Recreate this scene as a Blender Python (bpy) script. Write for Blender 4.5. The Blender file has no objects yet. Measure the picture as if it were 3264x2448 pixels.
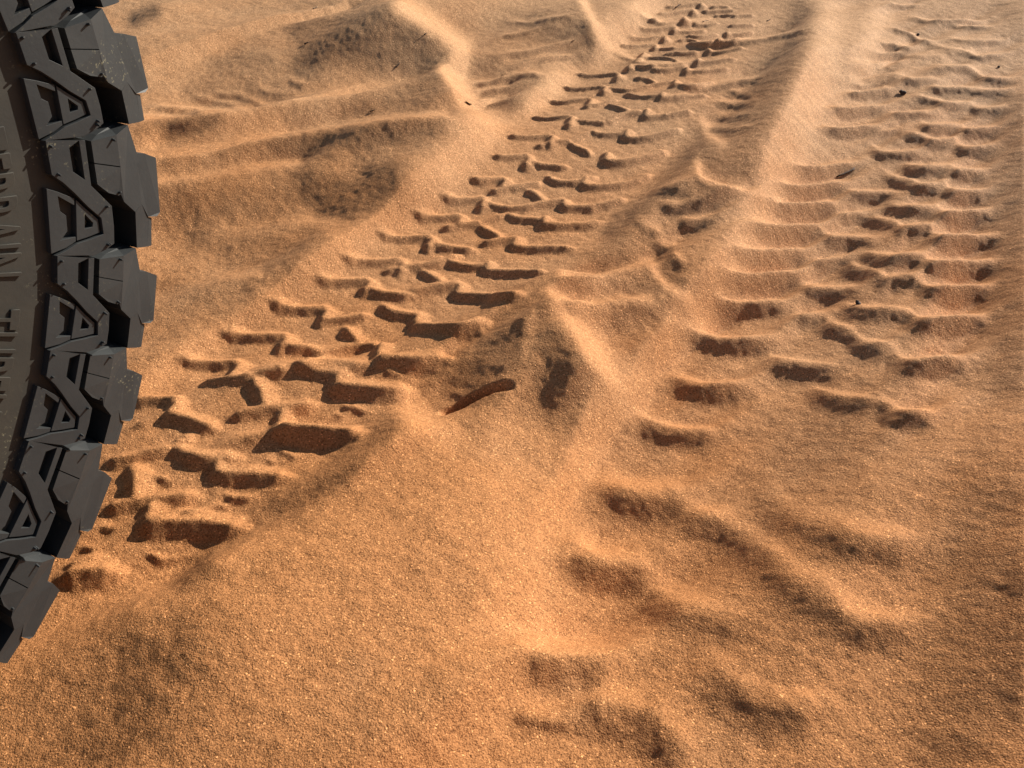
import bpy, bmesh, math, random
import numpy as np
from mathutils import Vector, Matrix

random.seed(4)
rng = np.random.default_rng(11)
scene = bpy.context.scene
col = scene.collection
R = math.radians

# ------------------------------------------------------------------ camera
CAM_H = 0.52
HFOV, PITCH = R(61.5), R(38.5)
PW, PH = 3264.0, 2448.0                      # photograph size
FPX = PW / 2 / math.tan(HFOV / 2)
SP, CP = math.sin(PITCH), math.cos(PITCH)
cam_d = bpy.data.cameras.new('camera'); cam = bpy.data.objects.new('camera', cam_d); col.objects.link(cam)
cam.location = (0, 0, CAM_H); cam.rotation_euler = (R(90) - PITCH, 0, 0)
cam_d.sensor_fit = 'HORIZONTAL'; cam_d.angle = HFOV; cam_d.clip_start = 0.01; cam_d.clip_end = 3000
scene.camera = cam


def ray(px, py):
    a = (np.asarray(px, float) - PW / 2) / FPX; b = (np.asarray(py, float) - PH / 2) / FPX
    return np.stack([a, CP - b * SP, -SP - b * CP], -1)


def at_z(px, py, z):
    """ground point seen at a photo pixel when the sand there is z high"""
    d = ray(px, py); t = (np.asarray(z) - CAM_H) / d[..., 2]
    return d[..., :2] * t[..., None]


# ------------------------------------------------------------------ light
SUN_AZ, SUN_EL = R(52), R(25)
SUN = np.array([math.sin(SUN_AZ) * math.cos(SUN_EL), math.cos(SUN_AZ) * math.cos(SUN_EL), math.sin(SUN_EL)])
sl = bpy.data.lights.new('sun', 'SUN'); so = bpy.data.objects.new('sun', sl); col.objects.link(so)
sl.energy = 5.0; sl.angle = R(0.6); sl.color = (1.0, 0.92, 0.80)
so.rotation_euler = Vector(SUN).to_track_quat('Z', 'Y').to_euler(); so.location = (2, 2, 3)
w = bpy.data.worlds.new('World'); scene.world = w; w.use_nodes = True
nt = w.node_tree; nt.nodes.clear()
wo = nt.nodes.new('ShaderNodeOutputWorld'); bg = nt.nodes.new('ShaderNodeBackground'); sky = nt.nodes.new('ShaderNodeTexSky')
sky.sky_type = 'NISHITA'; sky.sun_disc = False; sky.sun_elevation = SUN_EL; sky.sun_rotation = SUN_AZ
bg.inputs['Strength'].default_value = 0.05
nt.links.new(sky.outputs[0], bg.inputs[0]); nt.links.new(bg.outputs[0], wo.inputs[0])
scene.view_settings.view_transform = 'Standard'; scene.view_settings.look = 'None'
scene.view_settings.gamma = 1.0; scene.view_settings.exposure = 0.46
scene.cycles.max_bounces = 5; scene.cycles.diffuse_bounces = 3


# ------------------------------------------------------------------ materials
def new_mat(name):
    m = bpy.data.materials.new(name); m.use_nodes = True
    n = m.node_tree; return m, n, n.nodes['Principled BSDF']


def N_(n, kind, **kw):
    x = n.nodes.new(kind)
    for k, v in kw.items(): setattr(x, k, v)
    return x


def sand_material():
    m, n, p = new_mat('sand'); L = n.links.new
    tc = N_(n, 'ShaderNodeTexCoord')
    def noise(sc, det=2, rough=.5):
        x = N_(n, 'ShaderNodeTexNoise'); x.inputs['Scale'].default_value = sc; x.inputs['Detail'].default_value = det
        x.inputs['Roughness'].default_value = rough; L(tc.outputs['Object'], x.inputs['Vector']); return x
    def ramp(src, a, b, ca, cb):
        x = N_(n, 'ShaderNodeValToRGB'); e = x.color_ramp.elements
        e[0].position = a; e[1].position = b; e[0].color = (*ca, 1); e[1].color = (*cb, 1); L(src, x.inputs[0]); return x
    def mix(mode, f, a, b):
        x = N_(n, 'ShaderNodeMix', data_type='RGBA', blend_type=mode)
        if isinstance(f, float): x.inputs[0].default_value = f
        else: L(f, x.inputs[0])
        L(a, x.inputs[6]); L(b, x.inputs[7]); return x.outputs[2]
    # rust-orange sand close by, blending paler further out and to the right
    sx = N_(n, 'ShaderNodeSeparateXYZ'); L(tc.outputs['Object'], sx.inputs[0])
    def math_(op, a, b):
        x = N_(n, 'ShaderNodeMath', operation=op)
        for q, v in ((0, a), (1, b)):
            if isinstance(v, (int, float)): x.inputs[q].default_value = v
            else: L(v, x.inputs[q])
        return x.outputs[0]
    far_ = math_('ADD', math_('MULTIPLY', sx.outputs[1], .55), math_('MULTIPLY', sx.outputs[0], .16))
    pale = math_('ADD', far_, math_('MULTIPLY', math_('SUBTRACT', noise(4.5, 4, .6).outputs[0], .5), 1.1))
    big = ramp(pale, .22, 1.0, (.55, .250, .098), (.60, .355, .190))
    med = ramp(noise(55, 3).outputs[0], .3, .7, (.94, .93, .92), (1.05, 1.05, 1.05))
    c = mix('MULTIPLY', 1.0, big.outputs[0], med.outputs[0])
    # single grains: dark iron-stained, ochre, pale quartz, plus sparse glints painted into the colour
    vo = N_(n, 'ShaderNodeTexVoronoi'); vo.inputs['Scale'].default_value = 1150; L(tc.outputs['Object'], vo.inputs['Vector'])
    sep = N_(n, 'ShaderNodeSeparateColor'); L(vo.outputs['Color'], sep.inputs[0])
    gr = N_(n, 'ShaderNodeValToRGB'); L(sep.outputs[0], gr.inputs[0])
    e = gr.color_ramp.elements; e[0].position = 0; e[0].color = (.30, .25, .22, 1); e[1].position = 1; e[1].color = (2.6, 2.7, 2.8, 1)
    for pos, v in ((.18, (.68, .63, .58)), (.5, (1, .98, .96)), (.88, (1.12, 1.12, 1.12)), (.972, (1.2, 1.2, 1.2)), (.985, (2.2, 2.3, 2.3))):
        k = e.new(pos); k.color = (*v, 1)
    c = mix('MULTIPLY', .85, c, gr.outputs[0])
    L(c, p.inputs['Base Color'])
    p.inputs['Roughness'].default_value = .75
    p.inputs['Specular IOR Level'].default_value = .12
    # grain relief
    b1 = N_(n, 'ShaderNodeBump'); b1.inputs['Strength'].default_value = .9; b1.inputs['Distance'].default_value = .0008
    L(noise(900, 2, .6).outputs[0], b1.inputs['Height'])
    b2 = N_(n, 'ShaderNodeBump'); b2.inputs['Strength'].default_value = .45; b2.inputs['Distance'].default_value = .0016
    L(noise(330, 2, .6).outputs[0], b2.inputs['Height']); L(b1.outputs[0], b2.inputs['Normal'])
    L(b2.outputs[0], p.inputs['Normal'])
    return m


def rubber_material(name, base, dusty, rough):
    m, n, p = new_mat(name); L = n.links.new
    tc = N_(n, 'ShaderNodeTexCoord')
    def noise(sc, det, rg=.55):
        x = N_(n, 'ShaderNodeTexNoise'); x.inputs['Scale'].default_value = sc; x.inputs['Detail'].default_value = det
        x.inputs['Roughness'].default_value = rg; L(tc.outputs['Object'], x.inputs['Vector']); return x.outputs[0]
    def ramp(src, a, b):
        x = N_(n, 'ShaderNodeMapRange'); x.inputs[1].default_value = a; x.inputs[2].default_value = b; L(src, x.inputs[0]); return x.outputs[0]
    def mix(f, a, b):
        x = N_(n, 'ShaderNodeMix', data_type='RGBA'); L(f, x.inputs[0])
        for i, v in ((6, a), (7, b)):
            if isinstance(v, tuple): x.inputs[i].default_value = (*v, 1)
            else: L(v, x.inputs[i])
        return x.outputs[2]
    c = mix(ramp(noise(24, 5), .35, .7), base, dusty)
    speck = N_(n, 'ShaderNodeMath', operation='MULTIPLY')
    L(ramp(noise(420, 3, .7), .60, .66), speck.inputs[0]); L(ramp(noise(17, 3), .56, .68), speck.inputs[1])
    c = mix(speck.outputs[0], c, (.20, .19, .13))
    L(c, p.inputs['Base Color']); p.inputs['Roughness'].default_value = rough
    p.inputs['Specular IOR Level'].default_value = .25
    b = N_(n, 'ShaderNodeBump'); b.inputs['Strength'].default_value = .25; b.inputs['Distance'].default_value = .0006
    L(noise(260, 4, .65), b.inputs['Height']); L(b.outputs[0], p.inputs['Normal'])
    return m


def plain_material(name, c1, c2, scale, rough):
    m, n, p = new_mat(name); L = n.links.new
    tc = N_(n, 'ShaderNodeTexCoord'); x = N_(n, 'ShaderNodeTexNoise'); x.inputs['Scale'].default_value = scale; x.inputs['Detail'].default_value = 4
    L(tc.outputs['Object'], x.inputs['Vector'])
    r = N_(n, 'ShaderNodeValToRGB'); r.color_ramp.elements[0].position = .35; r.color_ramp.elements[1].position = .65
    r.color_ramp.elements[0].color = (*c1, 1); r.color_ramp.elements[1].color = (*c2, 1)
    L(x.outputs[0], r.inputs[0]); L(r.outputs[0], p.inputs['Base Color']); p.inputs['Roughness'].default_value = rough
    b = N_(n, 'ShaderNodeBump'); b.inputs['Distance'].default_value = .0004; L(x.outputs[0], b.inputs['Height']); L(b.outputs[0], p.inputs['Normal'])
    return m


M_SAND = sand_material()
M_SIDE = rubber_material('sidewall_rubber', (.040, .039, .035), (.058, .054, .045), .6)
M_TREAD = rubber_material('tread_rubber', (.036, .040, .043), (.050, .054, .056), .5)
M_RIM = plain_material('painted_steel', (.05, .05, .052), (.07, .07, .07), 60, .45)
M_TWIG = plain_material('dry_bark', (.045, .022, .012), (.10, .055, .03), 900, .8)
M_HUSK = plain_material('dry_husk', (.035, .014, .007), (.09, .04, .02), 700, .7)
M_STONE = plain_material('dark_stone', (.03, .018, .014), (.07, .045, .035), 800, .75)
M_STRAW = plain_material('bleached_straw', (.35, .25, .15), (.55, .43, .30), 700, .75)


def tag(o, label=None, cat=None, group=None, kind=None):
    if label: o['label'] = label
    if cat: o['category'] = cat
    if group: o['group'] = group
    if kind: o['kind'] = kind
    return o


# ================================================================== SAND
# Large form: heights (cm) of places in the photograph given on a 2212-wide copy of it.
Q = PW / 2212.0
BASE = """
60 1400 0  250 1100 0  400 1000 0  550 850 0  700 750 0  850 650 0  1000 540 0  1150 430 0  1300 300 0  1420 190 0  1520 90 0  1600 10 0
330 870 .2  500 740 .3  700 610 .4  880 490 .5  1030 390 .5  1180 260 .6  1280 180 .6  1380 90 .6
330 760 2.31  480 660 2.42  600 575 2.52  720 530 2.84  830 440 3.78  900 350 5.04  960 265 6.51
420 765 1.16  600 630 1.26  780 520 1.47  930 400 2.52  1060 300 3.15  1180 205 3.99  1250 150 4.83
350 690 .9  450 600 .3  400 530 .0  550 560 .6  640 510 .8  600 620 1.4  500 640 1.4
700 425 .2  780 430 .8  650 400 1.4  400 480 .4  500 450 .9  560 480 .6
330 392 2.34  480 374 2.96  620 347 3.59  480 335 3.59  330 355 3.04
320 332 3.05  450 312 3.71  600 286 4.38  750 262 4.84  880 246 5.04  945 245 5.04  800 330 2.65  850 400 1.46  720 330 3.05
350 292 2.65  400 272 2.25  600 260 4.11  800 228 4.78  930 212 5.17
320 248 3.15  480 235 3.82  650 215 4.44  800 184 4.94  950 152 5.39
400 215 4.05  600 180 4.72  750 140 5.22  650 130 5.28  850 130 5.39
315 160 7.02  400 115 7.86  480 78 8.42  600 36 8.99  750 16 9.55  850 10 9.55  920 60 8.14  985 105 6.46
380 20 6.18  450 -10 6.18  280 40 6.18  400 -100 7.30  700 -60 7.86
1000 60 7.02  1010 130 6.06  1000 200 5.05  1045 255 3.93  1060 150 4.72  1110 200 3.71  1110 100 4.83  1080 30 5.62  1000 -40 7.30
1160 60 5.04  1290 60 5.70  1310 92 4.90  1200 190 3.98  1380 0 5.04  1330 30 5.04  1250 0 6.30  1180 0 5.64
1190 640 7.4  1300 525 3.8  1380 440 3.0  1530 278 2.0  1620 150 2.0  1720 40 3.4  1720 -60 4.5
1745 60 7.6  1735 130 7.0  1690 230 6.4  1640 400 5.2  1560 560 4.4  1450 740 3.5  1400 600 3.2  1500 430 3.4  1600 280 3.6
1900 100 3  1840 220 2.5  1790 280 2.1  1700 420 1.9  1620 530 1.7  1560 620 1.6  1500 710 1.6  1420 810 1.6  1370 900 1.7  1300 1020 1.8  1200 1160 1.9  1110 1380 2.0
1950 400 .9  1850 550 .9  1750 700 .9  1700 900 1.0  1600 1100 1.1  1500 1300 1.3  1400 1550 1.4  2000 150 1.5  2050 20 2
2100 350 2.1  2100 600 2.1  2050 850 2.2  1980 1050 2.5  1900 1250 2.8  1800 1500 3.0
2200 300 5.6  2200 600 5.6  2200 900 6.2  2150 1200 6.2  2100 1500 6.2  2200 1620 8.2  2180 50 5
2500 800 12  2500 1400 13  2500 200 10  2400 -150 8
1310 800 3.2  1240 880 2.9  1130 850 1.7  1020 800 1.5  1080 720 3.0  1150 760 3.6  1250 740 4.6
1230 950 3.5  1150 1000 4.2  1100 1200 6.0  1000 1400 7.8  900 1600 9.4  1050 930 3.1  900 1000 3.4  700 1200 5.0  520 1300 4.2  350 1370 2.3  200 1370 1.4
300 1275 .8  430 1180 .9  540 1100 1.0  700 1000 1.2  850 900 1.5  950 850 1.8
100 1550 .9  300 1600 2.0  30 1480 .2  600 1600 6.2  0 1700 .8  600 1800 8.0  1400 1800 5
"""
bp = np.array(BASE.split(), float).reshape(-1, 3)
bz = bp[:, 2] / 100 * .72
bxy = at_z(bp[:, 0] * Q, bp[:, 1] * Q, bz)
# quiet ground all round the part the photograph shows
ring = []
for k in range(20):
    a = 2 * math.pi * k / 20
    for rr in (2.6, 4.5): ring.append((.1 + rr * math.sin(a), 1.0 + rr * math.cos(a), .04 + .05 * math.sin(3 * a + rr)))
ring = np.array(ring)
cx = np.concatenate([bxy, ring[:, :2]]); cz = np.concatenate([bz, ring[:, 2]])


def tps(r2):
    return .5 * r2 * np.log(np.maximum(r2, 1e-12))


n_ = len(cx)
d2 = ((cx[:, None] - cx[None]) ** 2).sum(-1)
A = np.zeros((n_ + 3, n_ + 3)); A[:n_, :n_] = tps(d2) + np.eye(n_) * 6e-5
A[:n_, n_] = A[n_, :n_] = 1; A[:n_, n_ + 1:] = cx; A[n_ + 1:, :n_] = cx.T
wts = np.linalg.solve(A, np.concatenate([cz, np.zeros(3)]))


def base_z(x, y):
    x = np.asarray(x, float); y = np.asarray(y, float); shp = x.shape
    P = np.stack([x.ravel(), y.ravel()], -1); out = np.empty(len(P))
    for i in range(0, len(P), 20000):
        q = P[i:i + 20000]; dd = ((q[:, None] - cx[None]) ** 2).sum(-1)
        out[i:i + 20000] = tps(dd) @ wts[:n_] + wts[n_] + q @ wts[n_ + 1:]
    return out.reshape(shp)


# fine grid where the photograph looks, growing steps out to the horizon
def axis(lo, hi, step_fn, far):
    v = [lo]
    while v[-1] < hi: v.append(v[-1] + step_fn(v[-1]))
    a, s = v[-1], step_fn(v[-1]); up = []
    while a < far: s *= 1.22; a += s; up.append(a)
    a, s = v[0], step_fn(v[0]); dn = []
    while a > -far: s *= 1.22; a -= s; dn.append(a)
    return np.array(dn[::-1] + v + up), len(dn), len(v)


XS, x0i, nxf = axis(-1.16, 1.24, lambda v: .0021, 900)
YS, y0i, nyf = axis(.20, 2.32, lambda v: .0011 + max(0, v - .2) * .0015, 900)
fx = XS[x0i:x0i + nxf]; fy = YS[y0i:y0i + nyf]

# coarse base on a 14 mm lattice, cubic interpolation to the fine grid
lx = np.arange(-1.3, 1.4, .014); ly = np.arange(.08, 2.5, .014)
LZ = base_z(*np.meshgrid(lx, ly))


def cubic_w(f):
    return np.stack([-.5 * f + f ** 2 - .5 * f ** 3, 1 - 2.5 * f ** 2 + 1.5 * f ** 3, .5 * f + 2 * f ** 2 - 1.5 * f ** 3, -.5 * f ** 2 + .5 * f ** 3])


def grid_interp(Z, gx, gy, x, y):
    """separable Catmull-Rom interpolation of lattice Z at the product grid x * y"""
    def mat(g, v):
        t = (v - g[0]) / (g[1] - g[0]); i = np.clip(np.floor(t).astype(int), 1, len(g) - 3); return i, cubic_w(t - i)
    i, wx = mat(gx, x); T = sum(Z[:, i + k - 1] * wx[k] for k in range(4))
    j, wy = mat(gy, y); return sum(T[j + k - 1] * wy[k][:, None] for k in range(4))


def lat_noise(scale, x, y, seed):
    """smooth value noise with lattice cell `scale`"""
    g = np.random.default_rng(seed)
    gx = np.arange(x[0] - 3 * scale, x[-1] + 4 * scale, scale); gy = np.arange(y[0] - 3 * scale, y[-1] + 4 * scale, scale)
    return grid_interp(g.uniform(-1, 1, (len(gy), len(gx))), gx, gy, x, y)



TILES = dict(T1=(100, 1200, 800), T2=(400, 900, 800), T3=(800, 900, 800), T4=(700, 600, 800), T5=(1100, 500, 800), T6=(1400, 200, 800),
             T7=(1600, 0, 800), T8=(2300, 0, 964), T9=(2100, 500, 800), T10=(2464, 500, 800), T11=(1900, 900, 800), T12=(2464, 1000, 800),
             T13=(1500, 1400, 1000), F=(0, 0, 2212),
             T14=(1500, 1848, 800 * 2212 / 1269.), T15=(2200, 1500, 1000 * 2212 / 1269.), T16=(380, 0, 800 * 2212 / 1269.))


def smooth_line(P, n=5):
    if len(P) < 3:
        t = np.linspace(0, 1, 6)[:, None]; return P[0] * (1 - t) + P[-1] * t
    E_ = np.vstack([2 * P[0] - P[1], P, 2 * P[-1] - P[-2]]); out = []
    for i in range(1, len(E_) - 2):
        for f in np.arange(n) / n:
            wv = cubic_w(np.array(f)); out.append(sum(E_[i - 1 + k] * wv[k] for k in range(4)))
    out.append(P[-1]); return np.array(out)



# ---------------------------------------------------------------- how steeply each bit of sand leans towards or away from the low sun,
# read off the photograph (1 = level sand); the relief is then worked out from these leans
IW, IH = 1106, 830
LEAN = np.ones((IH, IW), np.float32)
iy, ix = np.mgrid[0:IH, 0:IW].astype(np.float32); ix = ix * 2 + 1; iy = iy * 2 + 1            # 2212-wide photo coordinates


def dist_to(P, reach):
    a = int(max(0, (P[:, 0].min() - reach) // 2)); b = int(min(IW, (P[:, 0].max() + reach) // 2 + 1)); c = int(max(0, (P[:, 1].min() - reach) // 2)); d = int(min(IH, (P[:, 1].max() + reach) // 2 + 1))
    if b - a < 1 or d - c < 1: return None
    X_, Y_ = ix[c:d, a:b], iy[c:d, a:b]; best = np.full(X_.shape, 1e9, np.float32); arc = np.zeros(X_.shape, np.float32); s0 = 0.0
    if len(P) == 1: return np.s_[c:d, a:b], np.hypot(X_ - P[0, 0], Y_ - P[0, 1]), arc + .5
    for p, q in zip(P[:-1], P[1:]):
        v = q - p; L = float(np.hypot(*v))
        if L < 1e-6: continue
        t = np.clip(((X_ - p[0]) * v[0] + (Y_ - p[1]) * v[1]) / (L * L), 0, 1); e = np.hypot(X_ - p[0] - t * v[0], Y_ - p[1] - t * v[1]); m_ = e < best
        best[m_] = e[m_]; arc[m_] = (s0 + t * L)[m_]; s0 += L
    return np.s_[c:d, a:b], best, arc / max(s0, 1e-6)


DARK = np.ones_like(LEAN); LIT = np.ones_like(LEAN)


def brush(v, wd, P, power=2.2, mul=False, ends=0.0):
    r = dist_to(P, wd * 2.2)
    if r is None: return
    sl_, dd, f = r; a = np.exp(-(dd / wd) ** power)
    if ends: a = a * np.clip(np.minimum(f, 1 - f) / ends + .25, 0, 1)
    if not mul: T = LEAN[sl_]; T += (v - T) * a
    elif v < 1: np.minimum(DARK[sl_], 1 + (v - 1) * a, out=DARK[sl_])
    else: np.maximum(LIT[sl_], 1 + (v - 1) * a, out=LIT[sl_])


REGIONS = """
1.25 260 | 700 1350 1000 1200
1.45 130 | 1060 1000 1130 1150 1120 1400
1.3 120 | 880 980 700 1120
.62 110 | 330 1420 260 1560 180 1659
.85 70 | 90 1500 40 1560
1.15 60 | 330 1290 520 1200
.62 34 | 400 1240 540 1130 690 1040 840 920
.45 18 | 600 1098 680 1062 760 1010
1.35 22 | 480 1215 600 1160
1.55 28 | 880 880 930 930 970 950
.8 90 | 1850 900 1650 1150 1480 1400 1400 1640
.72 120 | 1800 1000 1700 1250 1600 1500
.18 58 | 1120 690 1070 780 1020 835
.45 40 | 1000 830 1090 760
.45 50 | 1190 720 1215 800 1200 860
.75 40 | 1290 830 1250 900
.9 14 | 1150 660 1140 760
1.5 40 | 1250 690 1310 780 1370 850
1.95 20 | 1195 635 1226 668 1260 720 1285 770 1312 815
1.2 9 | 870 840 1050 690 1180 605 1300 520 1380 440 1500 320 1600 200 1720 50
.72 14 | 900 855 1060 725 1170 640
.8 90 | 1280 600 1420 620
.7 32 | 1290 570 1370 590
.58 28 | 1440 600 1470 640
.55 32 | 1340 690 1400 670
1.45 11 | 1215 600 1300 590 1400 560
1.4 11 | 1400 560 1440 620 1500 660
1.3 13 | 1260 660 1340 640 1400 650
.45 38 | 1735 30 1715 120 1670 200
.5 38 | 1690 130 1620 220 1560 300
.55 42 | 1650 260 1590 340 1540 330
.42 26 | 1530 290 1480 350 1400 430 1320 500
.72 40 | 1640 320 1560 420
1.35 12 | 1520 260 1535 290 1560 310
.65 30 | 1540 335 1590 370
1.2 10 | 1508 350 1515 380 1560 400 1620 410
.5 18 | 1480 420 1540 440
1.35 45 | 1800 20 1780 120 1740 230 1700 320
1.35 42 | 1690 350 1660 430 1620 500 1570 600
1.45 40 | 1530 680 1460 740 1400 800 1340 870
1.5 36 | 1300 900 1270 980 1240 1050 1190 1100 1160 1200 1140 1330
1.35 40 | 1900 40 1870 130
.85 100 | 2000 200 1900 500 1800 800
.95 60 | 2060 80 2040 250
.6 70 | 2200 250 2190 500 2180 800
.75 60 | 2190 50
.58 130 | 2150 1100 2100 1350 2050 1600
.45 55 | 2200 1250 2180 1500
1.3 36 | 320 830 450 730 570 640 680 570
1.3 42 | 740 540 860 460 950 380 1040 300
1.5 36 | 1060 260 1160 210 1260 130 1340 60 1400 0
.8 50 | 350 690 430 660 520 640
.62 36 | 540 610 620 580
.62 40 | 500 550 600 530 660 510
1.2 13 | 470 500 560 480 700 470
1.1 12 | 480 600 560 590
.7 36 | 370 620
.55 60 | 380 460 480 450 580 440
.5 40 | 420 510
.36 46 | 660 400 750 420 840 390
.24 22 | 655 380 670 420 700 450 760 452
.28 28 | 800 370 830 400 800 430
.5 45 | 600 330 760 300 900 270
.38 28 | 800 290 930 270
1.4 12 | 310 395 400 385 500 368 640 350
.7 26 | 350 350 450 335 560 310
1.45 11 | 300 338 450 320 600 292 745 264 880 248 960 243
.85 28 | 640 250 760 235 900 215
.68 18 | 740 238 790 230
.68 18 | 630 262 660 256
.3 22 | 375 285 420 275 460 260
1.3 16 | 325 310
1.5 10 | 310 255 475 238 640 217 780 190 900 165 955 150
.72 25 | 420 200 520 190 600 200
.46 70 | 690 70 820 50 900 80 940 110
.3 32 | 650 140 700 105
.3 30 | 750 100 800 80
.36 24 | 640 65
.36 24 | 740 55
.5 46 | 820 125 900 125
.6 46 | 480 145 560 130
1.15 20 | 400 120 480 90
1.35 9 | 330 130 480 80 600 40 750 15
1.1 45 | 330 50 450 30
.35 18 | 290 42 330 25
1.6 26 | 870 10 940 55 1000 100 985 160 1010 220 1050 250
1.8 15 | 960 150 990 190 1010 215
.8 30 | 1080 60 1150 40
.66 42 | 1180 60 1240 80 1260 110
.5 15 | 1262 60 1275 95
.8 35 | 1060 150 1120 170 1100 220
1.6 11 | 1258 0 1287 50 1313 90
1.2 30 | 1340 40
.3 15 | 1115 1556 1170 1570 1220 1575
"""
for row in REGIONS.strip().splitlines():
    a_, b_ = row.split('|'); v_, w_ = map(float, a_.split()); brush(v_ ** 1.35, w_, np.array(b_.split(), float).reshape(-1, 2))

FRESH = []; FH, FN, FF = .0090, .70, .54
KINDS = dict(fresh=(-.15, .036, 8, .16, 2.6), worn=(.10, .044, 12, .60, 2.0), faint=(.30, .056, 22, .55, 1.7), ripple=(.40, .030, 10, .3, 1.7), wriggle=(-.2, .008, 3, .1, 1.9))


def lines(tile, kk, kind, text):
    """every print is a crest: a thin side leaning to the sun with a broad side leaning away below it"""
    ox, oy, wd = TILES[tile]; s = wd / 2212.0; dark, g, g0, soft_, lit = KINDS[kind]
    for row in text.strip().splitlines():
        for part_ in row.split('|'):
            v = part_.split()
            if len(v) < 4: continue
            k = 1.0
            if v[0][0] == '*': k = float(v[0][1:]); v = v[1:]
            P = (np.array(v, float).reshape(-1, 2) * s + (ox, oy)) / (1.0 if tile == 'F' else Q); P = smooth_line(P, 4)
            t = (g0 + g * P[:, 1].mean()) * (.55 + .45 * k); tn = P[-1] - P[0]; nrm = np.array([-tn[1], tn[0]]) / max(np.hypot(*tn), 1e-6)
            if nrm @ (-.55, 1) < 0: nrm = -nrm
            if kind == 'fresh':
                FRESH.append((k * kk, P)); continue
            if kind == 'old':
                brush(.30, t * .52, P + nrm * t * .66, 2.2, True, .06); brush(dark, t * .38, P + nrm * t * .40, 2.6, True, .04); brush(lit, t * .11 + 1.6, P - nrm * (t * .07 + 1), 2.2, True, .10); brush(1.1, t * .45, P - nrm * t * .6, 2, True, .2)
            elif kind == 'wriggle':
                brush(dark, t * .5, P + nrm * t * .5, 2, True, .1); brush(lit, t * .5, P - nrm * t * .4, 2, True, .1)
            else:
                d_ = dark + (1 - dark) * max(0, 1 - k) * .8
                brush(d_, t * .42, P + nrm * t * .50, 2.3, True, .18); brush(lit, t * (.12 if kind == 'worn' else .28) + 1.5, P - nrm * t * .08, 2, True, .18)


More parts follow.
